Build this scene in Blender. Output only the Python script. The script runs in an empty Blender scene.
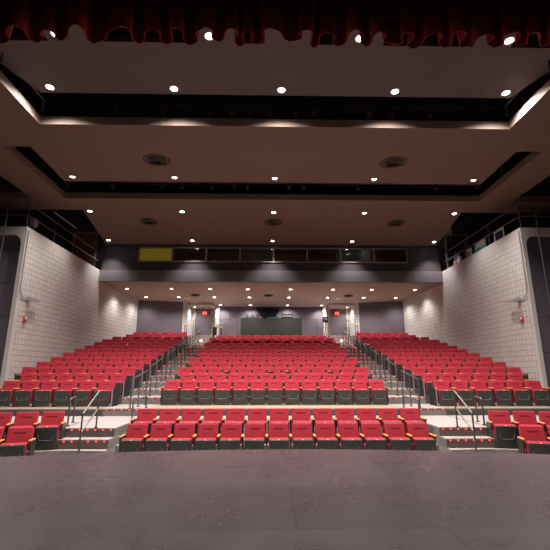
import bpy, bmesh, math, random
from mathutils import Vector, Matrix
random.seed(7)
C = bpy.context.scene.collection
PI = math.pi
sc = bpy.context.scene

# ------------------------------------------------------------------ materials
def mat(name, col, rough=0.6, metal=0.0, spec=0.4, noise=None, bump=None, emit=None, estr=1.0):
    m = bpy.data.materials.new(name); m.use_nodes = True
    nt = m.node_tree; b = nt.nodes['Principled BSDF']
    b.inputs['Base Color'].default_value = (*col, 1)
    b.inputs['Roughness'].default_value = rough
    b.inputs['Metallic'].default_value = metal
    b.inputs['Specular IOR Level'].default_value = spec
    if emit:
        b.inputs['Emission Color'].default_value = (*emit, 1)
        b.inputs['Emission Strength'].default_value = estr
    if noise:                                   # (scale, amount): gentle mottling of the colour
        g = nt.nodes.new('ShaderNodeNewGeometry')
        n = nt.nodes.new('ShaderNodeTexNoise'); n.inputs['Scale'].default_value = noise[0]; n.inputs['Detail'].default_value = 5
        r = nt.nodes.new('ShaderNodeMixRGB'); r.blend_type = 'MIX'
        a = noise[1]
        r.inputs[1].default_value = (*[c * (1 - a) for c in col], 1)
        r.inputs[2].default_value = (*[min(1, c * (1 + a)) for c in col], 1)
        nt.links.new(g.outputs['Position'], n.inputs['Vector'])
        nt.links.new(n.outputs['Fac'], r.inputs[0]); nt.links.new(r.outputs[0], b.inputs['Base Color'])
        if bump:
            bp = nt.nodes.new('ShaderNodeBump'); bp.inputs['Strength'].default_value = bump; bp.inputs['Distance'].default_value = 0.01
            nt.links.new(n.outputs['Fac'], bp.inputs['Height']); nt.links.new(bp.outputs[0], b.inputs['Normal'])
    return m

def block_material():
    m = bpy.data.materials.new('painted_block'); m.use_nodes = True
    nt = m.node_tree; b = nt.nodes['Principled BSDF']; L = nt.links.new
    g = nt.nodes.new('ShaderNodeNewGeometry'); s = nt.nodes.new('ShaderNodeSeparateXYZ')
    a = nt.nodes.new('ShaderNodeMath'); a.operation = 'ADD'
    c = nt.nodes.new('ShaderNodeCombineXYZ')
    L(g.outputs['Position'], s.inputs[0]); L(s.outputs['X'], a.inputs[0]); L(s.outputs['Y'], a.inputs[1])
    L(a.outputs[0], c.inputs['X']); L(s.outputs['Z'], c.inputs['Y'])
    br = nt.nodes.new('ShaderNodeTexBrick'); br.offset = 0.0; br.squash = 1.0
    br.inputs['Scale'].default_value = 1.0
    br.inputs['Brick Width'].default_value = 0.2; br.inputs['Row Height'].default_value = 0.2
    br.inputs['Mortar Size'].default_value = 0.009; br.inputs['Mortar Smooth'].default_value = 0.3
    br.inputs['Color1'].default_value = (0.50, 0.46, 0.445, 1); br.inputs['Color2'].default_value = (0.56, 0.52, 0.505, 1)
    br.inputs['Mortar'].default_value = (0.21, 0.185, 0.175, 1)
    L(c.outputs[0], br.inputs['Vector']); L(br.outputs['Color'], b.inputs['Base Color'])
    bp = nt.nodes.new('ShaderNodeBump'); bp.inputs['Strength'].default_value = 0.5; bp.inputs['Distance'].default_value = 0.01; bp.invert = True
    L(br.outputs['Fac'], bp.inputs['Height']); L(bp.outputs[0], b.inputs['Normal'])
    b.inputs['Roughness'].default_value = 0.65
    return m

def stage_material():
    m = bpy.data.materials.new('stage_black_boards'); m.use_nodes = True
    nt = m.node_tree; b = nt.nodes['Principled BSDF']; L = nt.links.new
    g = nt.nodes.new('ShaderNodeNewGeometry')
    br = nt.nodes.new('ShaderNodeTexBrick'); br.offset = 0.5
    br.inputs['Scale'].default_value = 1.0
    br.inputs['Brick Width'].default_value = 2.44; br.inputs['Row Height'].default_value = 1.22
    br.inputs['Mortar Size'].default_value = 0.006
    br.inputs['Color1'].default_value = (0.042, 0.034, 0.039, 1); br.inputs['Color2'].default_value = (0.054, 0.044, 0.050, 1)
    br.inputs['Mortar'].default_value = (0.02, 0.017, 0.018, 1)
    L(g.outputs['Position'], br.inputs['Vector'])
    n1 = nt.nodes.new('ShaderNodeTexNoise'); n1.inputs['Scale'].default_value = 1.3; n1.inputs['Detail'].default_value = 8; n1.inputs['Roughness'].default_value = .65
    L(g.outputs['Position'], n1.inputs['Vector'])
    mp = nt.nodes.new('ShaderNodeMapping'); mp.inputs['Scale'].default_value = (4, 17, 1); mp.inputs['Rotation'].default_value = (0, 0, .7)
    L(g.outputs['Position'], mp.inputs['Vector'])
    n2 = nt.nodes.new('ShaderNodeTexNoise'); n2.inputs['Scale'].default_value = 1.5; n2.inputs['Detail'].default_value = 6; n2.inputs['Distortion'].default_value = 1.5
    L(mp.outputs[0], n2.inputs['Vector'])
    rp = nt.nodes.new('ShaderNodeValToRGB'); rp.color_ramp.elements[0].position = .62; rp.color_ramp.elements[1].position = .80
    rp.color_ramp.elements[0].color = (0, 0, 0, 1); rp.color_ramp.elements[1].color = (.3, .3, .3, 1)
    L(n2.outputs['Fac'], rp.inputs[0])
    mx = nt.nodes.new('ShaderNodeMixRGB'); mx.inputs[2].default_value = (0.13, 0.113, 0.118, 1)
    L(rp.outputs[0], mx.inputs[0]); L(br.outputs['Color'], mx.inputs[1]); L(mx.outputs[0], b.inputs['Base Color'])
    mr = nt.nodes.new('ShaderNodeMapRange'); mr.inputs['To Min'].default_value = .16; mr.inputs['To Max'].default_value = .42
    L(n1.outputs['Fac'], mr.inputs[0]); L(mr.outputs[0], b.inputs['Roughness'])
    b.inputs['Specular IOR Level'].default_value = .5
    return m

def glass_material():
    m = bpy.data.materials.new('window_glass'); m.use_nodes = True
    nt = m.node_tree; out = nt.nodes['Material Output']; nt.nodes.remove(nt.nodes['Principled BSDF'])
    t = nt.nodes.new('ShaderNodeBsdfTransparent'); t.inputs[0].default_value = (.85, .88, .88, 1)
    g = nt.nodes.new('ShaderNodeBsdfGlossy'); g.inputs['Roughness'].default_value = .04
    x = nt.nodes.new('ShaderNodeMixShader'); x.inputs[0].default_value = .07
    nt.links.new(t.outputs[0], x.inputs[1]); nt.links.new(g.outputs[0], x.inputs[2]); nt.links.new(x.outputs[0], out.inputs[0])
    return m

M = {
 'block': block_material(), 'stage': stage_material(), 'glass': glass_material(),
 'capstone': mat('smooth_wall_band', (.50, .46, .45), .6, noise=(4, .05)),
 'purple': mat('purple_grey_paint', (.095, .078, .098), .6, noise=(2, .06)),
 'booth_wall_dark': mat('dark_booth_wall', (.052, .043, .05), .6, noise=(2, .06)),  # booth wall coloured darker than the balcony band
 'band': mat('grey_balcony_band', (.13, .112, .128), .6, noise=(2, .06)),
 'purple_panel': mat('purple_wall_panel', (.115, .095, .118), .55, noise=(2, .06)),
 'ceiling': mat('ceiling_paint', (.165, .115, .093), .8, noise=(1.5, .03)),
 'ceiling_grey': mat('grey_reflector_paint', (.11, .093, .092), .7, noise=(1.2, .1)),
 'soffit': mat('balcony_soffit_paint', (.33, .25, .225), .8, noise=(1.5, .03)),
 'black': mat('matt_black', (.012, .012, .013), .7),
 'black_metal': mat('black_steel', (.06, .055, .055), .45, spec=.5),
 'dark_wall': mat('dark_upper_wall', (.03, .027, .028), .8),
 'carpet': mat('grey_carpet', (.30, .26, .25), .95, noise=(60, .22), bump=.4),
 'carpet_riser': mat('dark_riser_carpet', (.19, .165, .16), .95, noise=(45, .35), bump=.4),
 'vinyl': mat('beige_floor', (.31, .23, .165), .5, noise=(6, .08)),
 'curb_and_shade': mat('dark_curb_and_shade', (.06, .057, .058), .6),
 'red': mat('red_upholstery', (.36, .026, .043), .85, spec=.15, noise=(30, .10), bump=.15),
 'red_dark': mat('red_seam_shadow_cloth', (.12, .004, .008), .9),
 'shell': mat('charcoal_plastic', (.040, .042, .042), .45, noise=(25, .15)),
 'line': mat('grey_moulded_line', (.20, .20, .20), .4),
 'standard': mat('dark_seat_standard', (.045, .035, .036), .45),
 'oak': mat('orange_wood', (.62, .25, .055), .4, noise=(20, .15)),
 'brass': mat('number_plate_brass', (.75, .58, .32), .35, metal=.6),
 'steel': mat('brushed_steel', (.17, .165, .16), .48, metal=.8),
 'rail_dark': mat('dark_steel_post', (.11, .10, .105), .42, metal=.5),
 'frame': mat('bronze_window_frame', (.22, .175, .15), .5),
 'door': mat('brown_door', (.24, .11, .045), .5, noise=(5, .2)),
 'door_dark': mat('dark_door', (.07, .035, .025), .5),
 'vent': mat('vent_bronze', (.028, .02, .018), .6),
 'white': mat('white_plastic', (.75, .73, .70), .5),
 'grey': mat('grey_plastic', (.3, .29, .29), .5),
 'redbox': mat('alarm_red', (.6, .03, .02), .4),
 'counter': mat('dark_green_grey_counter', (.020, .022, .019), .55),
 'velvet': mat('red_velvet', (.21, .013, .010), .9, noise=(12, .25)),
 'tan': mat('yellow_bench_top', (.65, .47, .08), .5),
 'teal': mat('teal_board', (.08, .55, .55), .5),
 'blue': mat('blue_cloth', (.08, .13, .40), .8),
 'cloth_white': mat('white_cloth', (.7, .7, .75), .8),
 'cloth_red': mat('faded_red_cloth', (.45, .07, .09), .8),
 'yellow': mat('glowing_yellow_blind', (.4, .3, .03), .7, emit=(.55, .38, .03), estr=.2),  # weak emission puts the light behind the blind into its colour
 'booth': mat('booth_interior', (.10, .10, .10), .7),
 'lamp': mat('lamp_face', (1, 1, 1), .4, emit=(1, .95, .9), estr=22),
 'led': mat('red_led', (.8, .05, .04), .4, emit=(1, .045, .03), estr=4.0),
 'white_led': mat('white_step_lamp', (1, 1, 1), .4, emit=(1, .96, .92), estr=9),
 'exit': mat('exit_face', (.7, .05, .03), .4, emit=(1, .06, .03), estr=.75),
 'exit_text': mat('exit_letters', (1, .6, .5), .4, emit=(1, .42, .30), estr=1.3),
 'screen': mat('dim_screen', (.02, .03, .05), .3, emit=(.25, .4, .75), estr=.25),
 'lens': mat('stage_light_lens', (.08, .08, .085), .15, metal=.3),
}

# ------------------------------------------------------------------ mesh helpers
class MB:
    def __init__(s): s.bm = bmesh.new(); s.mats = []
    def _m(s, faces, m):
        if m is None: return
        if m not in s.mats: s.mats.append(m)
        i = s.mats.index(m)
        for f in faces: f.material_index = i
    def _new(s, fn, m):
        old = set(s.bm.faces); fn(); nf = [f for f in s.bm.faces if f not in old]; s._m(nf, m); return nf
    def box(s, x0, x1, y0, y1, z0, z1, m=None, bev=0, mtx=None, seg=2):
        def fn():
            r = bmesh.ops.create_cube(s.bm, size=1)
            vs = r['verts']
            for v in vs:
                v.co = Vector(((x0 + x1) / 2 + v.co.x * (x1 - x0), (y0 + y1) / 2 + v.co.y * (y1 - y0), (z0 + z1) / 2 + v.co.z * (z1 - z0)))
            if bev:
                es = list({e for v in vs for e in v.link_edges})
                r2 = bmesh.ops.bevel(s.bm, geom=es, offset=bev, segments=seg, profile=.5, affect='EDGES')
                vs = list({v for f in r2['faces'] for v in f.verts} | {v for v in vs if v.is_valid})
            if mtx is not None: bmesh.ops.transform(s.bm, matrix=mtx, verts=[v for v in vs if v.is_valid])
        return s._new(fn, m)
    def prism(s, pts, z0, z1, m=None):
        """vertical prism; pts (x,y) or (x,y,zoffset)"""
        def fn():
            a = [s.bm.verts.new((p[0], p[1], z0 + (p[2] if len(p) > 2 else 0))) for p in pts]
            b = [s.bm.verts.new((p[0], p[1], z1 + (p[2] if len(p) > 2 else 0))) for p in pts]
            n = len(pts)
            s.bm.faces.new(list(reversed(a))); s.bm.faces.new(b)
            for i in range(n): s.bm.faces.new((a[i], a[(i + 1) % n], b[(i + 1) % n], b[i]))
        return s._new(fn, m)
    def sheet(s, pts, d, m=None):
        """prism of an arbitrary planar outline (3-D points) extruded by vector d"""
        d = Vector(d)
        def fn():
            a = [s.bm.verts.new(p) for p in pts]; b = [s.bm.verts.new(Vector(p) + d) for p in pts]
            n = len(pts)
            s.bm.faces.new(list(reversed(a))); s.bm.faces.new(b)
            for i in range(n): s.bm.faces.new((a[i], a[(i + 1) % n], b[(i + 1) % n], b[i]))
        return s._new(fn, m)
    def tube(s, pts, r, m=None, n=8, closed=False):
        pts = [Vector(p) for p in pts]
        segs = list(zip(pts, pts[1:])) + ([(pts[-1], pts[0])] if closed else [])
        def fn():
            for a, b in segs:
                d = b - a; L = d.length
                if L < 1e-6: continue
                q = d.to_track_quat('Z', 'Y').to_matrix().to_4x4()
                bmesh.ops.create_cone(s.bm, cap_ends=True, segments=n, radius1=r, radius2=r, depth=L, matrix=Matrix.Translation((a + b) / 2) @ q)
            for p in (pts if closed else pts[1:-1]):
                bmesh.ops.create_icosphere(s.bm, subdivisions=1, radius=r * 1.03, matrix=Matrix.Translation(p))
        return s._new(fn, m)
    def cone(s, c, r1, r2, h, axis=(0, 0, 1), m=None, n=24, caps=True):
        q = Vector(axis).to_track_quat('Z', 'Y').to_matrix().to_4x4()
        return s._new(lambda: bmesh.ops.create_cone(s.bm, cap_ends=caps, segments=n, radius1=r1, radius2=r2, depth=h, matrix=Matrix.Translation(c) @ q), m)
    def ball(s, c, r, m=None, sub=2, sc_=(1, 1, 1)):
        mt = Matrix.Translation(c) @ Matrix.Diagonal((*sc_, 1))
        return s._new(lambda: bmesh.ops.create_icosphere(s.bm, subdivisions=sub, radius=r, matrix=mt), m)
    def lathe(s, prof, c=(0, 0, 0), m=None, n=32):
        c = Vector(c)
        def fn():
            rings = []
            for r, z in prof:
                rings.append([s.bm.verts.new((c.x + r * math.cos(2 * PI * i / n), c.y + r * math.sin(2 * PI * i / n), c.z + z)) for i in range(n)])
            for A, B in zip(rings, rings[1:]):
                for i in range(n): s.bm.faces.new((A[i], A[(i + 1) % n], B[(i + 1) % n], B[i]))
        return s._new(fn, m)
    def build(s, name, m=None, parent=None, loc=None, smooth=False, normals=True):
        if normals: bmesh.ops.recalc_face_normals(s.bm, faces=s.bm.faces)
        me = bpy.data.meshes.new(name); s.bm.to_mesh(me); s.bm.free()
        for k in (s.mats or [m]): me.materials.append(k)
        if smooth:
            me.polygons.foreach_set('use_smooth', [True] * len(me.polygons))
        o = bpy.data.objects.new(name, me); C.objects.link(o)
        if parent is not None: o.parent = parent
        if loc is not None: o.location = loc
        return o

def tag(o, label, cat, group=None):
    o['label'] = label; o['category'] = cat
    if group: o['group'] = group
    return o
def thing(name, label, cat, loc=(0, 0, 0), rz=0, group=None):
    o = bpy.data.objects.new(name, None); C.objects.link(o)
    o.location = loc; o.rotation_euler = (0, 0, rz); o.empty_display_size = .1
    return tag(o, label, cat, group)
def structure(o, label=None):
    o['kind'] = 'structure'
    if label: o['label'] = label
    return o
def bx(name, x0, x1, y0, y1, z0, z1, m, parent=None, bev=0):
    b = MB(); b.box(x0, x1, y0, y1, z0, z1, m, bev); return b.build(name, parent=parent)
def copy_tree(root):
    r = root.copy(); C.objects.link(r)
    for ch in list(root.children):
        c = ch.copy(); C.objects.link(c); c.parent = r
        for g in ch.children:
            d = g.copy(); C.objects.link(d); d.parent = c
    return r

ORD = ['first', 'second', 'third', 'fourth', 'fifth', 'sixth', 'seventh', 'eighth', 'ninth', 'tenth', 'eleventh', 'twelfth', 'thirteenth', 'fourteenth']
S2 = ((-1, 'left'), (1, 'right'))

# ------------------------------------------------------------------ levels
STAGE = .61
F1 = .25; T1 = .442; T2 = .63; PA = .83; RISE = .2127; ROW = .95
Y0 = 13.5                                   # front edge of the second tier of the rake
def tier_z(j): return PA + RISE * j
AX0, AX1 = 3.62, 4.88                       # aisle between these |x|

# floor
b = MB()
b.box(-13, 13, 5.5, 10.3, -.2, 0, M['carpet'])
structure(b.build('floor'), 'grey carpet floor in front of the stage')
b = MB()
b.box(-3.62, 3.62, 9.62, 10.75, 0, F1, M['carpet'])
for s, _ in S2:
    b.prism([(s * 3.62, 9.0), (s * 4.55, 9.08), (s * 13, 7.13), (s * 13, 12.0), (s * 3.62, 12.0)], 0, F1, M['carpet'])
structure(b.build('floor_lower_tier'), 'low carpeted tier under the second floor row of seats')
b = MB()
b.box(-3.62, 3.62, 10.75, 12.0, 0, T2, M['carpet'])
for s, _ in S2:
    b.box(min(s * 4.86, s * 13), max(s * 4.86, s * 13), 10.1, 12.0, F1, T2, M['carpet'])
structure(b.build('floor_cross_aisle'), 'pale carpeted cross aisle below the raked seating')

def leds(parent, x0, x1, y, z, n):
    d = MB()
    for i in range(n):
        x = x0 + (x1 - x0) * (i + .5) / n
        d.box(x - .014, x + .014, y - .012, y + .004, z - .032, z - .012, M['led'])
    d.build('step_light', parent=parent)

for s, side in S2:
    def xs(a, c): return (min(s * a, s * c), max(s * a, s * c))
    b = MB()
    x0, x1 = xs(3.62, 4.82)
    for y, z0, z1 in ((9.21, F1, T1), (9.53, T1, T2)):
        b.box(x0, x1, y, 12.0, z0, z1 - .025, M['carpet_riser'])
        b.box(x0, x1, y - .012, 12.0, z1 - .025, z1, M['carpet'])
    o = structure(b.build('floor_front_steps'), f'two carpeted steps with red lights beside the {side} handrail')
    leds(o, x0, x1, 9.20, T1 - .015, 7); leds(o, x0, x1, 9.52, T2 - .015, 7)

# raked tiers
for j in range(13):
    z = tier_z(j)
    y0 = 12.0 if j == 0 else Y0 + ROW * (j - 1)
    y1 = Y0 + ROW * j if j < 12 else 28.2
    zb = T2 - .3 if j == 0 else tier_z(j - 1) - .3
    b = MB()
    cw = AX0
    if j < 12: b.box(-cw, cw, y0, y1, zb, z, M['vinyl'])
    for s, side in S2:
        xa, xb = sorted((s * AX0, s * AX1)); xc, xd = sorted((s * AX1, s * 9.3))
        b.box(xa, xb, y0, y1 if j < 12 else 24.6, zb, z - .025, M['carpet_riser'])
        b.box(xa, xb, y0 - .012, y1 if j < 12 else 24.6, z - .025, z, M['carpet'])
        b.box(xc, xd, y0, y1 if j < 12 else 26.9, zb, z - .004, M['vinyl'])
        xe, xf = sorted((s * AX1, s * 5.5)); b.box(xe, xf, y0 - .002, y1 if j < 12 else 24.6, zb, z, M['curb_and_shade' if j else 'vinyl'])  # dark edge strip: shade between the end panels painted into the floor colour
    if j == 0:      # dark curb face with pale nosing
        b.box(-9.3, -AX1, 11.985, 12.0, T2, z - .035, M['curb_and_shade']); b.box(AX1, 9.3, 11.985, 12.0, T2, z - .035, M['curb_and_shade'])
        b.box(-AX0, AX0, 11.985, 12.0, T2, z - .035, M['curb_and_shade'])
        for s, _ in S2:
            xc, xd = sorted((s * 9.3, s * 13)); b.box(xc, xd, 12.0, 14.4, 0, z, M['vinyl'])
    o = structure(b.build('floor_tier'), f'{ORD[j]} step of the raked seating floor')
    for s, side in S2:
        xa, xb = sorted((s * AX0, s * AX1)); leds(o, xa, xb, y0 - .002, z - .012, 6)
# upper steps and the walkway at the back
ZB = 4.03; ZV = 3.80
for k in range(3):
    z = tier_z(12) + .217 * (k + 1)
    b = MB()
    for s, _ in S2:
        xa, xb = sorted((s * 3.62, s * 5.6))
        b.box(xa, xb, 24.6 + .35 * k, 28.5, z - .217, z, M['carpet'])
    o = structure(b.build('floor_upper_step'), f'{ORD[k]} short step up to the rear exit doors')
    for s, _ in S2:
        xa, xb = sorted((s * AX0, s * AX1)); leds(o, xa, xb, 24.6 + .35 * k, z - .015, 5)
structure(bx('floor_rear_walkway', -3.62, 3.62, 24.35, 28.2, 2.9, ZV, M['carpet']), 'raised walkway behind the middle block')

# stage with a gently bowed front edge
pts = [(-13, -1.5)] + [(13, -1.5)] + [(x, max(2.6, 7.08 - .029 * x * x)) for x in [13 - 26 * i / 60 for i in range(61)]]
b = MB(); b.prism(pts, -.1, STAGE, M['stage'])
structure(b.build('floor_stage'), 'black painted stage floor with scuffed boards')

# ------------------------------------------------------------------ walls
ZW = 7.12
for s, side in S2:
    X = 9.25 * s; YE = 14.4 if s < 0 else 14.16
    b = MB()
    x0, x1 = sorted((X, X + .3 * s))
    b.box(x0, x1, YE + .16, 21.4, 0, ZW - .34, M['block'])
    b.box(x0, x1, YE + .16, 21.4, ZW - .34, ZW, M['capstone'])
    structure(b.build(f'wall_{side}'), f'pale block wall along the {side} seating block')
    # inward turn under the balcony
    b = MB()
    b.prism([(X, 21.36), (8.65 * s, 26.0), (8.95 * s, 26.0), (9.6 * s, 21.36)], 0, 6.62, M['block'])
    structure(b.build(f'wall_rear_{side}'), f'pale block wall under the balcony on the {side}')
    # end wall turning outwards beside the stage, with a recessed dark panel in a rounded frame
    xi = 9.25 * s + .15 * s; zi = ZW - .3; rr = .38
    L = [(X, YE + .16, 0), (X, YE + .16, ZW), (13 * s, YE + .16, ZW), (13 * s, YE + .16, zi)]
    for k in range(9):
        a = PI / 2 * k / 8
        L.append((xi + s * rr - s * rr * math.sin(a), YE + .16, zi - rr + rr * math.cos(a)))
    L.append((xi, YE + .16, 0))
    b = MB(); b.sheet(L, (0, -.16, 0), M['capstone'])
    structure(b.build(f'wall_end_{side}'), f'pale rounded frame at the stage end of the {side} wall')
    b = MB(); x0, x1 = sorted((X + .02 * s, 13 * s)); b.box(x0, x1, YE + .13, YE + .3, 0, ZW - .02, M['purple_panel'])
    for k in range(1, 6): b.box(x0, x1, YE + .12, YE + .13, 1.25 * k, 1.25 * k + .01, M['black'])
    structure(b.build(f'wall_panel_{side}'), f'dark purple wall panel beside the stage on the {side}')
    # upper gallery
    b = MB(); x0, x1 = sorted((9.55 * s, 12.8 * s)); b.box(x0, x1, YE + .3, 22.1, 6.85, 7.0, M['dark_wall'])
    structure(b.build(f'floor_gallery_{side}'), f'gallery floor behind the {side} wall top')
    b = MB(); x0, x1 = sorted((12.7 * s, 13 * s)); b.box(x0, x1, -1.5, 29.0, 0, 12.6, M['dark_wall'])
    structure(b.build(f'wall_outer_{side}'), f'black outer wall behind the {side} gallery')
    b = MB(); x0, x1 = sorted((9.3 * s, 12.7 * s)); b.box(x0, x1, 22.0, 22.2, 6.9, 12.6, M['purple'])
    structure(b.build(f'wall_gallery_{side}'), f'dark end wall of the {side} gallery')
    # gallery door
    m = M['door'] if s < 0 else M['door_dark']
    xa, xb = sorted((10.05 * s, 11.2 * s))
    d = bx('door_1' if s < 0 else 'door_2', xa, xb, 21.93, 21.99, 7.0, 9.45, m)
    structure(d, f'{"brown" if s < 0 else "dark brown"} door at the end of the {side} gallery')
    b = MB(); b.box(xa - .1, xa, 21.9, 22.0, 7.0, 9.56, M['grey']); b.box(xb, xb + .1, 21.9, 22.0, 7.0, 9.56, M['grey']); b.box(xa, xb, 21.9, 22.0, 9.45, 9.56, M['grey'])
    b.build('door_frame', parent=d)
    kn = MB(); kn.ball((xb - .12 if s < 0 else xa + .12, 21.9, 8.0), .05, M['steel']); kn.build('door_handle', parent=d)
    # rear panel walls beside the vestibule
    b = MB(); b.prism([(8.65 * s, 26.0), (5.88 * s, 26.7), (5.88 * s, 26.95), (8.65 * s, 26.3)], 3.0, 6.5, M['purple_panel'])
    structure(b.build(f'wall_rear_panel_{side}'), f'purple grey rear wall panel behind the {side} seating block')
    b = MB(); x0, x1 = sorted((5.62 * s, 5.88 * s)); b.box(x0, x1, 26.7, 28.5, 3.0, 6.5, M['block'])
    structure(b.build(f'wall_return_{side}'), f'narrow block return beside the {side} rear exit')
    # rear block wall around the exit door
    b = MB(); x0, x1 = sorted((3.86 * s, 5.9 * s)); b.box(x0, x1, 28.5, 28.7, 3.0, 6.5, M['block'])
    structure(b.build(f'wall_exit_{side}'), f'pale block wall around the {side} rear exit')
    b = MB(); x0, x1 = sorted((3.64 * s, 3.86 * s)); b.box(x0, x1, 27.95, 28.7, 3.0, 6.5, M['block'])
    structure(b.build(f'wall_pier_{side}'), f'bright block pier at the {side} end of the rear wall')
    xa, xb = sorted((4.28 * s, 5.3 * s))
    d = bx('door_3' if s < 0 else 'door_4', xa, xb, 28.43, 28.5, ZB, 6.16, M['purple'])
    structure(d, f'dark purple exit door at the back on the {side}')
    b = MB(); b.box(xa - .06, xa, 28.4, 28.5, ZB, 6.22, M['frame']); b.box(xb, xb + .06, 28.4, 28.5, ZB, 6.22, M['frame']); b.box(xa, xb, 28.4, 28.5, 6.16, 6.22, M['frame'])
    b.build('door_frame', parent=d)
    b = MB(); x = xb - .14 if s < 0 else xa + .14
    b.tube([(x, 28.38, ZB + .95), (x, 28.38, ZB + 1.2)], .02, M['steel']); b.build('door_handle', parent=d)
    # soffit of the vestibule
    b = MB(); x0, x1 = sorted((3.9 * s, 5.62 * s)); b.box(x0, x1, 26.75, 28.5, 6.17, 6.5, M['soffit'])
    structure(b.build(f'trim_soffit_{side}'), f'lowered soffit over the {side} rear exit')

structure(bx('wall_back', -3.62, 3.62, 28.2, 28.4, 3.0, 6.5, M['purple_panel']), 'purple grey rear wall washed by four downlights')
structure(bx('wall_roof_back', -13, 13, 28.8, 29.0, 0, 12.6, M['dark_wall']))
structure(bx('ceiling_roof', -13, 13, -1.5, 29.0, 12.6, 12.8, M['black']), 'black roof above the ceiling panels')

# balcony front and booth
structure(bx('wall_balcony_front', -9.25, 9.25, 21.08, 21.36, 6.52, 7.14, M['band']), 'purple grey balcony front band')
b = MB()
b.box(-9.3, 9.3, 21.36, 21.5, 6.9, 7.66, M['booth_wall_dark']); b.box(-9.3, 9.3, 21.36, 21.5, 8.52, 9.4, M['booth_wall_dark'])
b.box(-9.3, -7.36, 21.36, 21.5, 7.66, 8.52, M['booth_wall_dark']); b.box(7.5, 9.3, 21.36, 21.5, 7.66, 8.52, M['booth_wall_dark'])
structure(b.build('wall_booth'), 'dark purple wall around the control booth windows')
b = MB()
b.prism([(-9.3, 21.1, .005), (9.3, 21.1, .005), (9.3, 28.8, -.2805), (-9.3, 28.8, -.2805)], 6.53, 6.73, M['soffit'])
structure(b.build('ceiling_balcony'), 'brown underside of the balcony')
b = MB(); b.box(-9.3, 9.3, 21.5, 24.8, 6.95, 7.05, M['booth']); b.box(-9.3, 9.3, 24.7, 24.8, 7.05, 9.2, M['booth']); b.box(-9.3, 9.3, 21.5, 24.8, 9.2, 9.3, M['booth'])
for x in (-9.25, -5.6, 3.6, 5.5, 9.25): b.box(x - .05, x + .05, 21.5, 24.7, 7.05, 9.2, M['booth'])
structure(b.build('wall_booth_interior'), 'dim control booth interior')

# booth window: a frame with eight panes
b = MB()
W0, W1 = -7.36, 7.5; step = (W1 - W0) / 8
b.box(W0, W1, 21.31, 21.42, 7.66, 7.73, M['frame']); b.box(W0, W1, 21.31, 21.42, 8.45, 8.52, M['frame'])
for i in range(9):
    x = W0 + step * i; b.box(max(W0, x - .045), min(W1, x + .045), 21.31, 21.42, 7.73, 8.45, M['frame'])
w = structure(b.build('window_1'), 'long booth window of eight panes over the balcony')
for i in range(8):
    x = W0 + step * i
    p = bx('pane', x + .045, x + step - .045, 21.36, 21.37, 7.73, 8.45, M['glass'], parent=w)
tag(bx('window_blind', W0 + .06, W0 + step - .06, 21.45, 21.47, 7.68, 8.5, M['yellow']), 'yellow blind behind the first pane of the booth window', 'blind')

def booth_item(name, label, cat, fn):
    t = thing(name, label, cat); fn(t); return t
def shelf_unit(x0, x1, y, z0, z1, n, t, m=M['grey']):
    bx('back_panel', x0, x1, y + .3, y + .33, z0, z1, M['booth'], t)
    for k in range(n + 1):
        z = z0 + (z1 - z0) * k / n; bx('shelf', x0, x1, y, y + .3, z - .015, z + .015, m, t)
    for x in (x0, x1): bx('side_panel', x - .015, x + .015, y, y + .33, z0, z1, m, t)
booth_item('equipment_desk', 'dim desk with low boxes behind the second booth pane', 'desk', lambda t: (bx('desk_top', -5.45, -3.9, 21.9, 22.5, 7.72, 7.76, M['grey'], t), bx('rack_box', -4.6, -4.2, 22.0, 22.4, 7.76, 7.98, M['grey'], t), bx('leg', -5.3, -5.24, 21.95, 22.4, 7.06, 7.72, M['black'], t), bx('leg', -4.0, -3.94, 21.95, 22.4, 7.06, 7.72, M['black'], t)))
booth_item('equipment_shelf', 'dim shelf unit behind the third booth pane', 'shelf', lambda t: shelf_unit(-3.3, -1.9, 22.2, 7.05, 8.1, 3, t))
booth_item('equipment_shelf', 'low dark shelf unit behind the fourth booth pane', 'shelf', lambda t: shelf_unit(-1.5, -.2, 22.3, 7.05, 8.05, 4, t))
booth_item('equipment_shelf', 'dim shelf unit behind the sixth booth pane', 'shelf', lambda t: shelf_unit(2.1, 3.4, 22.4, 7.05, 8.15, 3, t))

# ------------------------------------------------------------------ ceilings
ZC = 8.66; TH = .25
b = MB()
for s, _ in S2:
    x0, x1 = sorted((6.72 * s, 9.82 * s)); b.box(x0, x1, 4.5, 10.2, ZC, ZC + TH, M['ceiling'])
    x0, x1 = sorted((8.48 * s, 9.82 * s)); b.box(x0, x1, 11.4, 15.25, ZC, ZC + TH, M['ceiling'])
b.box(-9.82, 9.82, 10.2, 11.4, ZC, ZC + TH, M['ceiling'])
b.box(-12.7, 12.7, 15.25, 16.47, ZC, ZC + TH, M['ceiling'])
b.prism([(-8.28, 16.47), (8.28, 16.47), (9.16, 21.3), (-9.16, 21.3)], ZC, ZC + TH, M['ceiling'])
structure(b.build('ceiling'), 'brown suspended ceiling with long slots')
b = MB(); b.prism([(-7.66, 11.4, 0), (7.66, 11.4, 0), (8.06, 14.32, .3), (-8.06, 14.32, .3)], ZC, ZC + .15, M['ceiling'])
structure(b.build('ceiling_middle'), 'brown tilted ceiling panel between the two slots')
b = MB()
Z1 = 9.21
b.prism([(-6.42, 9.58), (6.42, 9.58), (7.15, 7.8), (-7.15, 7.8)], Z1, Z1 + .12, M['ceiling_grey'])
b.prism([(-7.9, 5.2), (7.9, 5.2), (7.25, 7.4), (-7.25, 7.4)], Z1, Z1 + .12, M['ceiling_grey'])
solid = [(-5.3, -4.2), (-2.05, -1.0), (-.35, .85), (1.5, 2.4), (4.5, 5.4)]
for a, c in solid: b.box(a, c, 7.4, 7.8, Z1, Z1 + .12, M['ceiling_grey'])
structure(b.build('ceiling_front'), 'grey ceiling reflector nearest the stage')

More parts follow.
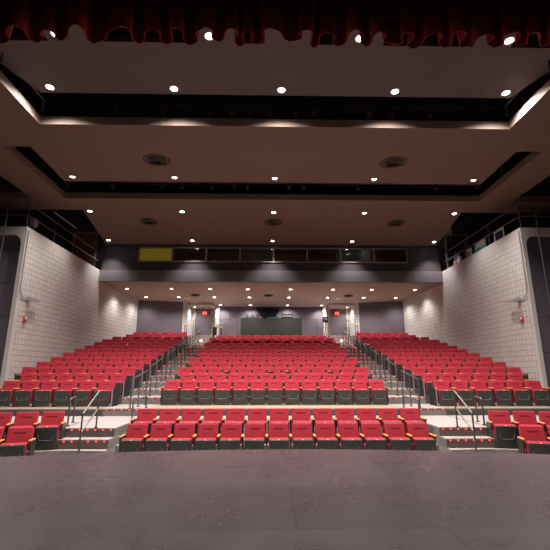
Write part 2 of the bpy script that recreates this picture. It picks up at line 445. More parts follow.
# catwalks above the slots
def catwalk(label, y0, y1, x, z):
    t = thing('catwalk', label, 'catwalk')
    bx('deck', -x, x, y0, y1, z, z + .05, M['black_metal'], t)
    for yy in (y0, y1):
        d = MB()
        for h in (.45, .9): d.tube([(-x, yy, z + h), (x, yy, z + h)], .025, M['black_metal'], 6)
        for k in range(9):
            xx = -x + 2 * x * k / 8; d.tube([(xx, yy, z), (xx, yy, z + .9)], .025, M['black_metal'], 6)
        d.build('handrail', parent=t)
    for k in range(9):
        xx = -x + 2 * x * k / 8; d = MB(); d.tube([(xx, (y0 + y1) / 2, z + .05), (xx, (y0 + y1) / 2, 12.6)], .03, M['black_metal'], 6)
        d.build('hanger', parent=t)
catwalk('black catwalk above the front ceiling slot', 10.75, 11.55, 8.2, 9.0)
catwalk('black catwalk above the second ceiling slot', 15.6, 16.3, 8.8, 9.0)
def long_pipe(name, label, pts, posts, m=M['rail_dark'], r=.028):
    t = thing(name, label, 'rail')
    d = MB(); d.tube(pts, r, m); d.build('rail', parent=t)
    for p, q in posts:
        d = MB(); d.tube([p, q], r * .9, m); d.build('post', parent=t)
    return t
long_pipe('lighting_pipe', 'long black lighting pipe in the front ceiling slot', [(-6.6, 10.42, 9.5), (6.6, 10.42, 9.5)],
          [((x, 10.42, 9.5), (x, 10.42, 12.6)) for x in (-6, -3, 0, 3, 6)], M['black_metal'])
long_pipe('lighting_pipe', 'long black lighting pipe in the second ceiling slot', [(-8.3, 15.02, 9.28), (8.3, 15.02, 9.28)],
          [((x, 15.02, 9.28), (x, 15.02, 12.6)) for x in (-8, -4, 0, 4, 8)], M['rail_dark'], .022)
for s, side in S2:
    long_pipe('catwalk_rail', f'grey rail inside the {side} arm of the second ceiling slot', [(8.25 * s, 11.45, 9.35), (8.25 * s, 15.0, 9.12)],
              [((8.25 * s, y, 8.72), (8.25 * s, y, 9.35 - (y - 11.45) * .065)) for y in (11.6, 13.2, 14.9)])
    long_pipe('catwalk_rail', f'grey rail inside the {side} arm of the front ceiling slot', [(6.58 * s, 6.0, 9.28), (6.58 * s, 10.1, 9.28)],
              [((6.58 * s, y, 8.95), (6.58 * s, y, 9.28)) for y in (6.2, 8.2, 10.0)])

# stage lights on the two pipes
def stage_light(label, group):
    t = thing('stage_light', label, 'stage light', group=group)
    d = MB(); d.cone((0, 0, -.30), .085, .085, .30, (0, -.9, -.45), M['black_metal'], 16); d.cone((0, .14, -.23), .06, .085, .1, (0, -.9, -.45), M['black_metal'], 16); d.build('body', parent=t)
    d = MB(); d.cone((0, -.145, -.372), .078, .078, .012, (0, -.9, -.45), M['lens'], 16); d.build('lens', parent=t)
    d = MB(); d.tube([(-.11, 0, -.3), (-.11, 0, -.1), (.11, 0, -.1), (.11, 0, -.3)], .012, M['black_metal'], 6); d.build('yoke', parent=t)
    d = MB(); d.box(-.03, .03, -.06, .06, -.1, -.045, M['black_metal']); d.box(-.03, .03, .054, .066, -.045, .045, M['black_metal']); d.box(-.03, .03, -.066, -.054, -.045, .045, M['black_metal']); d.box(-.03, .03, -.06, .06, .045, .057, M['black_metal']); d.build('hanging_clamp', parent=t)
    return t
proto = None
for slot, xs_, y, z in (('front', (-4.65, -4.2, -3.3, -1.9, -1.3, -.75, -.2, .55, 1.1, 2.7, 3.4, 4.5), 10.42, 9.5),
                        ('second', (-6.5, -4.5, -3.7, -2.5, -1.6, -1.1, .6, 1.2, 3.4, 6.6), 15.02, 9.28)):
    for i, x in enumerate(xs_):
        lab = f'black stage light, {ORD[i]} from left on the pipe in the {slot} ceiling slot'
        if proto is None: o = proto = stage_light(lab, '')
        else: o = copy_tree(proto)
        o['label'] = lab; o['group'] = f'stage lights in the {slot} ceiling slot'
        o.location = (x, y, z); o.rotation_euler = (0, 0, random.uniform(-.2, .2))
        if slot == 'second': o.scale = (.7, .7, .7)

# ------------------------------------------------------------------ downlights
dproto = None
def downlight(x, y, z, label, group, watts, r=.1, angle=125, blend=1.0, col=(1, .945, .88)):
    global dproto
    if dproto is None:
        t = thing('recessed_downlight', label, 'ceiling light', group=group)
        d = MB(); d.lathe([(.085, -.004), (.11, -.012), (.118, -.002), (.118, .02), (.085, .02), (.085, -.004)], m=M['white']); d.build('trim_ring', parent=t)
        d = MB(); d.cone((0, 0, .004), .086, .086, .012, m=M['lamp'], n=24); d.build('lamp_face', parent=t)
        dproto = t
    else:
        t = copy_tree(dproto)
    t['label'] = label; t['group'] = group; t.location = (x, y, z); t.scale = (r / .1, r / .1, 1)
    l = bpy.data.lights.new('downlight', 'SPOT'); l.energy = watts; l.spot_size = math.radians(angle); l.spot_blend = blend
    l.shadow_soft_size = .07; l.color = col
    o = bpy.data.objects.new('downlight_lamp', l); C.objects.link(o); o.location = (x, y, z - .05)
    return t
def lights(xs_, y, z, where, watts, ends=1.0, **kw):
    n = len(xs_)
    for i, x in enumerate(xs_):
        zz = z(y) if callable(z) else z
        downlight(x, y, zz, f'round ceiling downlight, {ORD[i]} from left in the row {where}', f'downlights {where}', watts * (ends if i in (0, n - 1) else 1), **kw)
lights((-5.02, -1.59, 1.83, 5.25), 7.6, Z1, 'half hidden by the valance', 1000, r=.105, angle=120)
lights((-6.07, -2.78, .1, 3.17, 6.2), 9.36, Z1, 'along the grey reflector', 1800, r=.105, angle=142)
lights((-7.55, -3.76, 0, 3.76, 7.55), 13.87, ZC + .254, 'before the second slot', 1050, angle=112)
lights((-8.03, -4.02, 0, 4.02, 8.03), 16.6, ZC, 'behind the second slot', 440, angle=110)
lights((-8.76, -4.3, 0, 4.3, 8.76), 20.62, ZC, 'above the booth windows', 580, angle=92)
bz = lambda y: 6.535 - .037 * (y - 21.1)
lights((-8.34, -5.8, -3.58, -1.4, 1.1, 3.55, 5.82, 8.34), 22.9, bz, 'at the balcony edge', 430, ends=.62, angle=118)
lights((-7.9, -5.85, -3.6, -1.4, 1.1, 3.55, 5.85, 7.9), 25.1, bz, 'mid balcony underside', 480, ends=.5, angle=142)
lights((-3.5, -1.44, 1.15, 3.5), 27.6, bz, 'beside the rear wall', 300, angle=150)
for s, side in S2:
    downlight(5.3 * s, 27.7, 6.17, f'small added downlight in the lowered soffit over the {side} rear exit', 'added exit soffit downlights', 190, r=.07, angle=150)  # added to brighten the exit wall; its real source is unseen

# round ceiling vents
def vent(x, y, z, r, label, tilt=0):
    t = thing('ceiling_vent', label, 'vent', (x, y, z), group='round ceiling vents'); t.rotation_euler = (tilt, 0, 0)
    d = MB(); d.lathe([(r * .9, 0), (r, -.03), (r * 1.03, 0), (r * 1.03, .02)], m=M['vent'], n=40); d.build('rim', parent=t)
    d = MB(); d.cone((0, 0, .012), r * .93, r * .93, .01, m=M['black'], n=40); d.build('throat', parent=t)
    for k in range(4):
        a = r * (.8 - .2 * k); d = MB(); d.lathe([(a, .01), (a - r * .11, -.045), (a - r * .14, -.04), (a - r * .03, .012)], m=M['vent'], n=40); d.build('ring', parent=t)
vent(-3.99, 12.3, ZC + .0925, .44, 'large round bronze vent in the middle ceiling, nearer the left wall', .1024)
vent(3.99, 12.3, ZC + .0925, .44, 'large round bronze vent in the middle ceiling, nearer the right wall', .1024)
vent(-5.8, 17.77, ZC, .4, 'round bronze vent in the rear ceiling, leftmost of three')
vent(0, 17.77, ZC, .4, 'round bronze vent in the rear ceiling, middle of three')
vent(5.8, 17.77, ZC, .4, 'round bronze vent in the rear ceiling, rightmost of three')
for x, w in ((-4.69, 'leftmost'), (-.2, 'middle'), (4.75, 'rightmost')):
    vent(x, 24.45, bz(24.45), .3, f'small round vent under the balcony, {w} of three', -.037)
for x, w in ((-5.34, 'leftmost'), (-.7, 'middle'), (4.27, 'rightmost')):
    t = thing('ceiling_sensor', f'small white square box under the balcony, {w} of three', 'sensor', (x, 25.2, bz(25.2)), group='white boxes under the balcony')
    d = MB(); d.box(-.17, .17, -.12, .12, -.08, .0, M['white'], .015); d.build('housing', parent=t)
    d = MB(); d.cone((0, 0, -.09), .05, .06, .02, m=M['grey']); d.build('sensor_lens', parent=t)

# ------------------------------------------------------------------ valance
b = MB()
FOLDS = [(-6.6, 5.0), (-6.3, 5.3), (-6.0, 5.0), (-5.75, 5.32), (-5.5, 5.02), (-5.2, 5.05), (-4.79, 5.36), (-4.5, 5.08), (-4.38, 5.33), (-4.03, 4.99), (-3.86, 5.32), (-3.56, 5.05), (-3.45, 5.27), (-3.09, 4.95), (-2.98, 5.3),
  (-2.42, 4.97), (-2.27, 5.29), (-2.0, 5.02), (-1.83, 5.32), (-1.63, 4.97), (-1.49, 5.31), (-1.2, 4.98), (-1.03, 5.24), (-.80, 4.97), (-.70, 5.33), (-.58, 5.04), (-.42, 5.29), (-.22, 4.96), (.12, 5.22),
  (.36, 4.99), (.45, 5.33), (.62, 5.02), (.88, 5.3), (1.06, 4.97), (1.29, 5.29), (1.41, 5.0), (1.63, 5.22), (1.75, 5.25), (1.85, 4.99), (2.03, 5.32), (2.27, 5.0), (2.52, 5.29), (2.64, 4.94), (2.81, 5.28),
  (3.07, 5.02), (3.29, 5.27), (3.46, 4.96), (3.7, 5.26), (3.80, 4.97), (4.04, 5.23), (4.14, 4.95), (4.46, 5.21), (4.7, 5.0), (5.0, 5.3), (5.3, 5.0), (5.6, 5.32), (5.9, 5.0), (6.2, 5.3), (6.6, 5.0)]
cols = []
for (xa, ya), (xb, yb) in zip(FOLDS, FOLDS[1:]):
    over = random.uniform(.08, .26)
    for i in range(12):
        t = i / 12
        x = xa + (xb - xa) * t + over * .28 * math.sin(2 * PI * t)
        y = ya + (yb - ya) * (.5 - .5 * math.cos(PI * t)) * .3 + (yb - ya) * t * .7
        zb = 6.82 + .012 * math.sin(xa * 9)
        cols.append([(x + .05 * k * math.sin(xa * 4), 5.14 + (y - 5.14) * (1 - .1 * k), zb + .5 * k) for k in range(6)])
vs = [[b.bm.verts.new(p) for p in c] for c in cols]
for A, B in zip(vs, vs[1:]):
    for k in range(5): b.bm.faces.new((A[k], B[k], B[k + 1], A[k + 1]))
o = b.build('stage_valance', M['velvet'], smooth=True)
md = o.modifiers.new('thickness', 'SOLIDIFY'); md.thickness = .012
tag(o, 'pleated dark red velvet valance hanging above the stage edge', 'curtain')

# ------------------------------------------------------------------ seats
def make_seat():
    t = thing('auditorium_seat', 'seat', 'seat')
    W = .56
    # backrest: red upholstered pad leaning back, charcoal shell behind
    tilt = Matrix.Translation((0, -.12, .36)) @ Matrix.Rotation(math.radians(-16), 4, 'X')
    d = MB()
    d.box(-.242, .242, -.055, .03, 0, .385, M['red'], .028, tilt, 3)
    d.box(-.232, .232, .03, .05, -.02, .37, M['shell'], .006, tilt)
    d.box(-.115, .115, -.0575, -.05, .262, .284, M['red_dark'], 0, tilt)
    d.build('backrest', parent=t)
    # folded seat pan: charcoal underside outwards, red cushion behind it
    tp = Matrix.Translation((0, -.40, .06)) @ Matrix.Rotation(math.radians(5), 4, 'X')
    d = MB()
    d.box(-.232, .232, -.035, .01, -.035, .405, M['shell'], .02, tp, 2)
    d.box(-.236, .236, .01, .15, .03, .415, M['red'], .035, tp, 3)
    f = [tp @ Vector(p) for p in ((-.155, -.037, .25), (-.145, -.037, .16), (-.115, -.037, .135), (.115, -.037, .135), (.145, -.037, .16), (.155, -.037, .25))]
    d.tube(f, .006, M['line'], 5)
    pan = d.build('seat_pan', parent=t)
    d = MB(); d.box(-.022, .022, -.04, -.005, .398, .412, M['brass'], 0, tp); d.build('number_plate', parent=pan)
    # standard and armrest
    def side(x):
        d = MB()
        d.sheet([(x - .018, -.36, .0), (x - .018, -.40, .0), (x - .018, -.36, .05), (x - .018, -.34, .3), (x - .018, -.37, .5), (x - .018, -.06, .5), (x - .018, -.02, .42), (x - .018, -.1, .05), (x - .018, -.04, 0)], (.036, 0, 0), M['standard'])
        sp = d.build('side_panel', parent=t)
        d = MB(); d.box(x - .03, x + .03, -.40, -.10, .5, .532, M['oak'], .012); d.build('armrest', parent=t)
        return sp
    side(-.28)
    return t, side
SEAT, _side = make_seat()
SEAT_EXTRA = []
before = set(SEAT.children); _side(.28)
END_PARTS = [c for c in SEAT.children if c not in before]
for c in END_PARTS: c.parent = None
def end_panel_mesh():
    d = MB()
    d.sheet([(.285, -.40, .0), (.285, -.40, .48), (.285, -.30, .54), (.285, -.02, .58), (.285, .12, .56), (.285, .12, 0)], (.03, 0, 0), M['black'])
    d.box(.283, .318, -.415, -.395, 0, .50, M['line'], .006)
    o = d.build('end_panel'); return o
END_PANEL = end_panel_mesh()
first = [True]
def place_seat(x, y, z, w, label, group, last=False, rz=0, panel=0):
    if first[0]: o = SEAT; first[0] = False
    else: o = copy_tree(SEAT_MASTER)
    o.location = (x, y, z); o.scale = (w / .56, 1, 1); o.rotation_euler = (0, 0, rz)
    o['label'] = label; o['group'] = group; o['category'] = 'seat'
    if last:
        for c in END_PARTS:
            k = c.copy(); C.objects.link(k); k.parent = o
    if panel:
        k = END_PANEL.copy(); C.objects.link(k); k.parent = o; k.scale = (panel, 1, 1)
    return o
SEAT_MASTER = SEAT.copy(); C.objects.link(SEAT_MASTER)
for ch in list(SEAT.children):
    c = ch.copy(); C.objects.link(c); c.parent = SEAT_MASTER
    for g in ch.children:
        d = g.copy(); C.objects.link(d); d.parent = c
far = []                                     # the rows that show smallest, kept for one object
def row(n, xc, w, y, z, fmt, group, is_far=False):
    for i in range(n):
        x = xc + (i - (n - 1) / 2) * w
        if is_far: far.append((x, y, z, w, i == n - 1))
        else: place_seat(x, y, z, w, fmt(i), group, last=(i == n - 1))
# floor rows
row(13, 0.0, .512, 9.42, 0, lambda i: f'red folding seat, {ORD[i]} from left in the row closest to the stage', 'front floor row of seats')
row(13, 0.04, .524, 10.2, F1, lambda i: f'red folding seat, {ORD[i]} from left in the second row from the stage', 'second floor row of seats')
# short angled rows beside the front steps
ang = math.radians(13)
for s, side in S2:
    for r, (y, z, xe, n, w) in enumerate(((8.95, 0, 5.02, 2, .56), (9.58, F1, 4.74, 3, .52))):
        for i in range(n):
            d = w * (i + .5)
            x = s * (xe + d * math.cos(ang)); yy = y - d * math.sin(ang)
            lab = f'red folding seat, {ORD[i]} outward from the {side} handrail in the {("front", "second")[r]} angled row'
            place_seat(x, yy, z, w, lab, f'angled seats beside the {side} front steps', last=(i == (0 if s < 0 else n - 1)), rz=-s * ang)
# middle block
for k in range(12):
    n = 13 if k % 2 == 0 else 12
    row(n, 0, .547, 13.5 + ROW * k, tier_z(k), lambda i: f'red folding seat, {ORD[i]} from left in {ORD[k]} row of the raised middle block',
        f'{ORD[k]} row of the middle block', is_far=(k >= 9))
# side blocks
side_rows = [(6, .58), (6, .588), (7, .585), (7, .59), (7, .59), (7, .59), (7, .585), (7, .585), (7, .58), (7, .58), (7, .557), (6, .565), (6, .545)]
for s, side in S2:
    for k, (n, w) in enumerate(side_rows):
        xe = 4.9 if k < 11 else 5.02
        for i in range(n):
            x = s * (xe + w * (i + .5))
            y, z = 13.0 + ROW * k, tier_z(k) - .005
            last = (i == n - 1) if s > 0 else (i == 0)
            if k >= 11: far.append((x, y, z + .005, w, last))
            else: place_seat(x, y, z + .0055, w, f'red folding seat, {ORD[i]} from the aisle in {ORD[k]} row of the {side} raised block', f'{ORD[k]} row of the {side} block', last=last and s > 0, panel=(-s if i == 0 else 0))
# rearmost rows as one object
b = MB()
parts_me = [(c.data, c.matrix_local.copy()) for c in SEAT_MASTER.children]
tmp = bmesh.new()
mats = []
for x, y, z, w, last in far:
    T = Matrix.Translation((x, y, z)) @ Matrix.Diagonal((w / .56, 1, 1, 1))
    for me, ml in parts_me + ([(c.data, Matrix.Identity(4)) for c in END_PARTS] if last else []):
        nv = len(tmp.verts); nf = len(tmp.faces)
        tmp.from_mesh(me); tmp.verts.ensure_lookup_table(); tmp.faces.ensure_lookup_table()
        for v in tmp.verts[nv:]: v.co = T @ v.co
        idx = []
        for m in me.materials:
            if m not in mats: mats.append(m)
            idx.append(mats.index(m))
        for f in tmp.faces[nf:]: f.material_index = idx[f.material_index]
me = bpy.data.meshes.new('rear_seat_rows'); tmp.to_mesh(me); tmp.free()
for m in mats: me.materials.append(m)
o = bpy.data.objects.new('rear_seat_rows', me); C.objects.link(o)
tag(o, 'rearmost rows of small red folding seats under the balcony', 'seats'); o['kind'] = 'stuff'
for c in END_PARTS + [END_PANEL]: bpy.data.objects.remove(c)
for ch in list(SEAT_MASTER.children):
    for g in list(ch.children): bpy.data.objects.remove(g)
    bpy.data.objects.remove(ch)
bpy.data.objects.remove(SEAT_MASTER)

# little black devices on the backs of second-row seats
for i, x in enumerate((-1.64, -.12, .48, 1.98)):
    t = thing('seat_device', f'small black box, {ORD[i]} of four on the second raised row of seat backs', 'box', (x, 14.47, tier_z(1) + .736), group='small boxes on the seat backs')
    d = MB(); d.box(-.09, .09, -.03, .03, 0, .07, M['black'], .006); d.build('housing', parent=t)
    d = MB(); d.box(-.07, -.01, -.032, .03, .07, .085, M['white'], .002); d.build('cap', parent=t)

# ------------------------------------------------------------------ handrails
def rail(name, label, top, posts, low=None, group=None, r=.02, cat='handrail', m=M['steel'], mp=M['rail_dark']):
    t = thing(name, label, cat, group=group)
    d = MB(); d.tube(top, r, m); d.build('top_rail', parent=t)
    if low: d = MB(); d.tube(low, r * .9, m); d.build('lower_rail', parent=t)
    for p, q in posts:
        d = MB(); d.tube([p, q], r, mp); d.cone((p[0], p[1], p[2] + .01), r * 2.2, r * 2.2, .02, m=mp, n=12); d.build('post', parent=t)
    return t
for s, side in S2:
    X = 4.05 * s
    rail('step_handrail', f'steel handrail with two bars over the {side} front steps',
         [(X, 8.8, 1.0), (X, 9.55, 1.42)], [((X, 8.8, F1), (X, 8.8, 1.0)), ((X, 9.55, T2), (X, 9.55, 1.42))],
         [(X, 8.82, .64), (X, 9.53, 1.02)], r=.018)
    # hoop rail on the cross aisle behind the angled seats
    xa, xb = 4.80 * s, 5.0 * s
    rail('hoop_rail', f'low steel hoop rail behind the {side} angled seats', [(xa, 9.8, 1.20), (xa + .02 * s, 9.88, 1.235), (xb, 10.5, 1.24)],
         [((xa, 9.8, T2), (xa, 9.8, 1.20)), ((xb, 10.5, T2), (xb, 10.5, 1.24))])
    xa = 3.73 * s
    rail('hoop_rail', f'low steel hoop rail at the foot of the {side} main aisle', [(xa, 11.0, 1.10), (xa, 11.1, 1.13), (xa, 12.2, 1.14)],
         [((xa, 11.0, T2), (xa, 11.0, 1.10)), ((xa, 12.2, PA), (xa, 12.2, 1.14))])
    # sections of aisle railing climbing with the steps
    def zt(y): return 2.035 + .218 * (y - 14.1)
    def ztread(y): return tier_z(0 if y < Y0 else min(12, 1 + int((y - Y0) / ROW)))
    for i, (ya, yb) in enumerate(((11.85, 13.3), (14.1, 15.5), (16.2, 17.6), (18.3, 19.7), (20.4, 21.8), (22.5, 23.9))):
        za, zb_ = (1.63, 1.87) if i == 0 else (zt(ya), zt(yb))
        X = (4.08, 4.18, 4.2, 4.22, 4.24, 4.25)[i] * s
        posts = [((X, y, ztread(y)), (X, y, za + (zb_ - za) * (y - ya) / (yb - ya))) for y in (ya, (ya + yb) / 2, yb)]
        rail('aisle_railing', f'sloping steel railing in the {side} aisle, {ORD[i]} section up from the cross aisle',
             [(X, ya, za), (X, yb, zb_)], posts, [(X, ya, za - .47), (X, yb, zb_ - .47)], f'railing sections in the {side} aisle')
    # rail beside the end wall
    rail('wall_handrail', f'steel handrail sloping down beside the {side} end wall',
         [(8.62 * s, 12.6, 2.08), (8.62 * s, 11.9, 1.86), (8.62 * s, 10.4, 1.36)], [((8.62 * s, 12.6, PA), (8.62 * s, 12.6, 2.08)), ((8.62 * s, 10.4, T2), (8.62 * s, 10.4, 1.36))],
         [(8.62 * s, 12.6, 1.6), (8.62 * s, 10.4, .95)])
    # gallery railing along the wall top
    t = thing('gallery_railing', f'dark two-bar railing on top of the {side} wall', 'railing')
    x = 9.36 * s; yg = 14.5 if s < 0 else 14.26
    for nm, z in (('top_rail', 8.08), ('middle_rail', 7.62)):
        d = MB(); d.tube([(12.6 * s, yg, z), (x, yg, z), (x, 20.95, z)], .026, M['rail_dark']); d.build(nm, parent=t)
    for y in (yg, 16.45, 18.55, 20.6):
        d = MB(); d.tube([(x, y, ZW), (x, y, 8.08)], .024, M['rail_dark']); d.build('post', parent=t)
    d = MB(); d.tube([(11.2 * s, yg, 7.12), (11.2 * s, yg, 8.08)], .024, M['rail_dark']); d.build('post', parent=t)
    # tall pipe in front of the end panel
    t = thing('standing_pipe', f'tall thin dark pipe in front of the {side} end wall panel', 'pipe', (9.78 * s, 13.95, PA))
    d = MB(); d.tube([(0, 0, 0), (0, 0, 6.8)], .028, M['rail_dark']); d.build('shaft', parent=t)
    d = MB(); d.cone((0, 0, .015), .08, .08, .03, m=M['rail_dark']); d.build('base_plate', parent=t)
    for z in (3, 6.4):
        d = MB(); d.tube([(0, 0, z), (0, .21, z)], .014, M['rail_dark'], 6); d.build('wall_bracket', parent=t)
    # conduit, bracket lamp and fire strobe on the block wall
    xw = 9.25 * s; xo = 9.21 * s; dy = 0 if s < 0 else -.24
    t = thing('wall_lamp', f'slim wall lamp with conduit near the end of the {side} block wall', 'lamp')
    d = MB(); pts = [(xo, 14.46 + dy, 7.0), (xo, 14.46 + dy, 4.8)] + [(xo, 14.46 + dy + .3 * (1 - math.cos(a)), 4.8 - .3 * math.sin(a)) for a in (.4, .8, 1.2, PI / 2)] + [(xo, 15.0 + dy, 4.5)]
    d.tube(pts, .018, M['grey'], 6); d.build('conduit', parent=t)
    d = MB(); x0, x1 = sorted((xw - .01 * s, xw - .14 * s)); d.box(x0, x1, 14.95 + dy, 15.1 + dy, 4.4, 4.56, M['grey'], .015); d.build('junction_box', parent=t)
    d = MB(); d.sheet([(xw - .14 * s, 14.9 + dy, 4.50), (xw - .14 * s, 15.5 + dy, 4.48), (xw - .14 * s, 15.5 + dy, 4.44), (xw - .14 * s, 14.9 + dy, 4.40)], (-.12 * s, 0, 0), M['grey']); d.build('lamp_head', parent=t)
    t = thing('fire_strobe', f'red and white fire alarm strobe on the {side} block wall', 'alarm')
    d = MB(); x0, x1 = sorted((xw - .002 * s, xw - .06 * s)); d.box(x0, x1, 14.92 + dy, 15.06 + dy, 3.63, 3.83, M['redbox'], .012); d.build('mount_housing', parent=t)
    d = MB(); x0, x1 = sorted((xw - .06 * s, xw - .1 * s)); d.box(x0, x1, 14.95 + dy, 15.03 + dy, 3.72, 3.80, M['white'], .01); d.build('lens', parent=t)
    # exit sign
    t = thing('exit_sign', f'glowing red exit sign above the {side} rear door', 'sign', (4.68 * s, 28.4, 5.83))
    d = MB(); d.box(-.155, .155, -.09, -.0, -.12, .12, M['exit'], .01); d.build('housing', parent=t)
    cu = bpy.data.curves.new('exit_text', 'FONT'); cu.body = 'EXIT'; cu.size = .14; cu.align_x = 'CENTER'; cu.align_y = 'CENTER'; cu.extrude = .004
    tmpo = bpy.data.objects.new('exit_text_curve', cu); C.objects.link(tmpo)
    bpy.context.view_layer.update()
    me = bpy.data.meshes.new_from_object(tmpo.evaluated_get(bpy.context.evaluated_depsgraph_get()))
    bpy.data.objects.remove(tmpo); me.materials.clear(); me.materials.append(M['exit_text'])
    lt = bpy.data.objects.new('lettering', me); C.objects.link(lt); lt.parent = t; lt.location = (0, -.094, 0); lt.rotation_euler = (PI / 2, 0, 0)
    d = MB(); d.box(-.03, .03, -.06, -.02, .13, .20, M['grey']); d.build('bracket', parent=t)
    # white step lamp on the upper riser
    t = thing('step_lamp', f'bright white lamp on the step below the {side} rear door', 'lamp', (4.30 * s, 24.93, tier_z(12) + .235))
    d = MB(); d.box(-.13, .13, -.03, .01, -.04, .10, M['grey'], .01); d.build('housing', parent=t)
    d = MB(); d.cone((0, -.035, .03), .055, .06, .02, (0, -1, 0), M['white_led']); d.build('lens', parent=t)
    # two short bare posts at the head of the aisle
    for i, (x, y, z, h) in enumerate(((5.35, 24.9, tier_z(12) + .43, .75), (4.95, 25.6, ZB, .95))):
        t = thing('short_post_rail', f'{("short", "taller")[i]} steel rail at the head of the {side} aisle', 'handrail', (x * s, y, z))
        d = MB(); d.tube([(0, 0, 0), (0, 0, h), (0, .7, h + .15), (0, .7, 0)], .025, M['rail_dark']); d.build('hoop', parent=t)
        d = MB(); d.tube([(0, 0, h * .5), (0, .7, h * .5 + .15)], .02, M['steel']); d.build('lower_rail', parent=t)
    # guard rail on the rear walkway beside the control counter
    x0, x1 = 2.1 * s, 3.55 * s
    rail('walkway_railing', f'thin grey guard rail on the {side} of the control counter', [(x0, 25.2, ZV + 1.23), (x1, 25.2, ZV + 1.23)],
         [((x, 25.2, ZV), (x, 25.2, ZV + 1.23)) for x in (x0, (x0 + x1) / 2, x1)], [(x0, 25.2, ZV + .7), (x1, 25.2, ZV + .7)], r=.018, m=M['rail_dark'])

# ------------------------------------------------------------------ control position at the back
t = thing('control_counter', 'wide dark control counter at the back of the middle block', 'counter', (0, 26.3, ZV))
bx('front_panel', -2.0, 2.0, -.03, .03, 0, 1.39, M['counter'], t); bx('side_panel', -2.0, -1.95, .03, .9, 0, 1.39, M['counter'], t); bx('side_panel', 1.95, 2.0, .03, .9, 0, 1.39, M['counter'], t)
bx('desk_top', -1.95, 1.95, .03, .85, .21 + .98, .21 + 1.02, M['counter'], t); bx('cap_rail', -2.02, 2.02, -.04, .05, 1.39, 1.42, M['black'], t)
t = thing('sound_console', 'black sound console with upright knobs on the counter', 'console', (-1.2, 26.75, ZV + 1.231))
d = MB(); d.box(-.55, .55, -.25, .25, 0, .12, M['black'], .01); d.build('console_body', parent=t)
for i in range(9):
    h = .32 + .1 * math.sin(i * 1.9)
    d = MB(); d.box(-.5 + i * .1, -.44 + i * .1, -.02, .02, .12, .12 + h, M['black'], .005); d.build('knob', parent=t)
t = thing('equipment_rack', 'black boxy equipment rack on the counter', 'rack', (1.05, 26.62, ZV + 1.233))
d = MB(); d.box(-.38, .38, -.15, .2, 0, .50, M['black'], .008); d.build('rack_body', parent=t)
for i in range(6): bx('slot_panel', -.34 + i * .115, -.25 + i * .115, -.16, -.15, .3, .44, M['grey'], t)
t = thing('monitor', 'low dim monitor screen between the console and the rack', 'monitor', (.1, 26.8, ZV + 1.233))
bx('screen_housing', -.4, .4, 0, .04, .08, .34, M['black'], t); bx('screen', -.38, .38, -.006, 0, .1, .32, M['screen'], t); bx('stand', -.1, .1, 0, .12, 0, .08, M['black'], t)
# black swag on the rear wall
b = MB()
pts = [(-1.05, 28.17, 6.16)]
for i in range(25):
    a = PI + PI * i / 24
    rr = .66 + .035 * math.sin(i * 1.9)
    pts.append((-.22 + .78 * math.cos(a), 28.17, 6.12 + rr * math.sin(a) * 1.05))
pts.append((.6, 28.17, 6.16))
b.sheet(pts, (0, -.05, 0), M['black'])
for i in range(13):
    a = PI + PI * (i + .5) / 13
    b.tube([(-.22, 28.11, 6.1), (-.22 + .74 * math.cos(a), 28.11, 6.1 + .64 * math.sin(a))], .03, M['black'], 6)
tag(b.build('wall_swag'), 'black half-round pleated swag on the rear wall above the console', 'drape')
# bench, stand and tripod on the walkway
t = thing('folding_table', 'small dark folding table with a yellow edge beside the rear rail', 'table', (-3.35, 24.75, ZV))
bx('table_top', -.22, .3, -.2, .25, .65, .70, M['tan'], t); bx('apron', -.22, -.02, -.2, .22, .2, .65, M['black'], t)
for x in (-.19, .27): bx('leg', x - .02, x + .02, -.15, 0.2, 0, .65, M['black'], t)
t = thing('boom_stand', 'grey boom stand leaning over the yellow table', 'stand', (-3.3, 25.5, ZV))
d = MB(); d.tube([(0, 0, 0), (0, 0, 1.18)], .022, M['grey']); d.build('pole', parent=t)
d = MB(); d.tube([(-.2, 0, .83), (.75, .1, 1.28)], .02, M['steel']); d.build('boom', parent=t)
for a in (0, 2.1, 4.2):
    d = MB(); d.tube([(0, 0, .25), (.25 * math.cos(a), .25 * math.sin(a), 0.01)], .015, M['grey'], 6); d.build('leg', parent=t)
d = MB(); d.ball((.78, .1, 1.29), .06, M['cloth_red']); d.build('tip', parent=t)
t = thing('camera_tripod', 'black box on a tripod beside the right rear exit', 'tripod', (3.45, 25.6, ZV))
d = MB(); d.tube([(0, 0, .4), (0, 0, 1.08)], .025, M['black']); d.build('pole', parent=t)
d = MB(); d.box(-.17, .17, -.12, 0.12, 1.08, 1.43, M['black'], .03); d.build('camera_body', parent=t)
d = MB(); d.cone((0, -.15, 1.26), .07, .08, .1, (0, -1, 0), M['black_metal']); d.build('lens', parent=t)
for a in (.5, 2.6, 4.7):
    d = MB(); d.tube([(0, 0, .45), (.28 * math.cos(a), .28 * math.sin(a), .01)], .015, M['black'], 6); d.build('leg', parent=t)

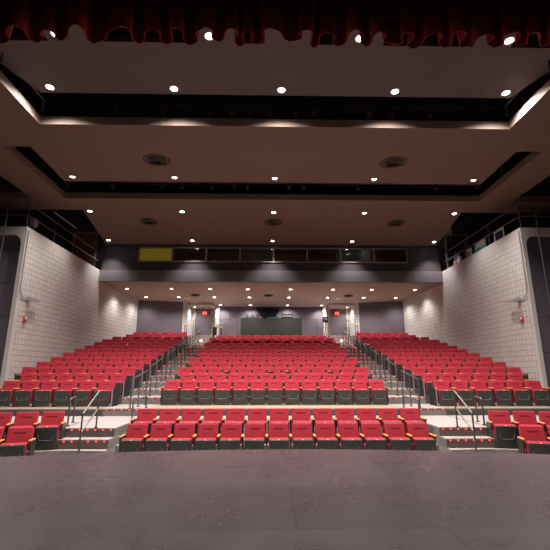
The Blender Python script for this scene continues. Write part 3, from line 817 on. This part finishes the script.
# ------------------------------------------------------------------ things up in the galleries
def board(label, y, z, w, h, face, lean=.12):
    t = thing('leaning_board', label, 'board', (9.62, y, z), group='boards leaning on the right gallery rail')
    t.rotation_euler = (0, 0, -PI / 2); t.location = (9.50, y, z)
    d = MB(); d.box(-w / 2, w / 2, 0, .03, 0, h, M['cloth_white'], .008); d.build('frame', parent=t)
    d = MB(); d.box(-w / 2 + .09, w / 2 - .06, -.008, 0, .08, h - .1, face); d.build('face', parent=t)
board('small grey and white framed board left of the teal board', 18.6, ZW, .62, .5, M['grey'])
b_t = thing('leaning_board', 'teal and white board leaning on the right gallery rail', 'board', (9.50, 17.5, ZW), -PI / 2, 'boards leaning on the right gallery rail')
d = MB(); d.box(-.5, .5, 0, .03, 0, .58, M['teal'], .008); d.build('frame', parent=b_t)
d = MB(); d.sheet([(-.45, -.006, .3), (.45, -.006, .3), (.45, -.006, .55), (-.2, -.006, .55)], (0, .006, 0), M['cloth_white']); d.build('face', parent=b_t)
board('white framed dark board, third along the right gallery rail', 15.95, ZW, .72, .58, M['black'])
t = thing('cloth_bundle', 'blue, white and red cloth bundle at the far end of the gallery rail', 'bundle', (9.62, 20.1, ZW))
d = MB(); d.ball((.05, 0, .62), .3, M['blue'], 2, (.35, 1.1, .8)); d.build('blue_cloth', parent=t)
d = MB(); d.ball((.04, -.25, .3), .28, M['cloth_white'], 2, (.35, .8, 1)); d.build('white_cloth', parent=t)
d = MB(); d.ball((.04, .15, .24), .24, M['cloth_red'], 2, (.4, 1, 1)); d.build('red_cloth', parent=t)
t = thing('wall_speaker', 'small pale box speaker high on the right gallery end wall', 'speaker', (10.15, 21.85, 9.75))
d = MB(); d.box(-.2, .2, -.12, .12, -.2, .2, M['grey'], .02); d.build('cabinet', parent=t)
d = MB(); d.box(-.16, .16, -.13, -.12, -.16, .16, M['white'], 0); d.build('grille', parent=t)
t = thing('junction_box', 'grey junction box on the left gallery rail', 'box', (-9.56, 15.25, 7.6))
d = MB(); d.box(-.10, .10, -.12, .12, -.16, .16, M['grey'], .02); d.build('housing', parent=t)
d = MB(); d.tube([(.05, 0, -.16), (.05, 0, -.48)], .015, M['grey'], 6); d.build('conduit', parent=t)
t = thing('hanging_pipe', 'pale slanting pipe under the roof of the left gallery', 'pipe')
d = MB(); d.tube([(-9.6, 16.6, 8.62), (-9.3, 18.1, 8.42)], .03, M['grey']); d.build('pipe', parent=t)

# ------------------------------------------------------------------ dim lamp in the booth
l = bpy.data.lights.new('booth_lamp', 'POINT'); l.energy = 9; l.color = (.75, 1, .9); l.shadow_soft_size = .15
o = bpy.data.objects.new('booth_lamp', l); C.objects.link(o); o.location = (4.6, 23.2, 8.7)
l = bpy.data.lights.new('booth_lamp', 'POINT'); l.energy = 5; l.color = (1, .85, .7); l.shadow_soft_size = .15
o = bpy.data.objects.new('booth_lamp', l); C.objects.link(o); o.location = (-1.0, 23.4, 8.8)

# ------------------------------------------------------------------ world, camera, view
w = bpy.data.worlds.new('World'); sc.world = w; w.use_nodes = True
w.node_tree.nodes['Background'].inputs[0].default_value = (.9, .85, .85, 1)
w.node_tree.nodes['Background'].inputs[1].default_value = .004
cd = bpy.data.cameras.new('camera'); cam = bpy.data.objects.new('camera', cd); C.objects.link(cam)
cd.sensor_width = 36; cd.lens = 402.1 / 550 * 36; cd.clip_end = 200; cd.clip_start = .05
cam.location = (-.25, 0, 1.86); cam.rotation_euler = (math.radians(90 + 13.43), 0, math.radians(-1.07))
sc.camera = cam
sc.view_settings.view_transform = 'Standard'; sc.view_settings.look = 'None'; sc.view_settings.gamma = 1; sc.view_settings.use_curve_mapping = False
sc.view_settings.exposure = 0.0
sc.cycles.max_bounces = 6; sc.cycles.diffuse_bounces = 4; sc.cycles.sample_clamp_indirect = 8
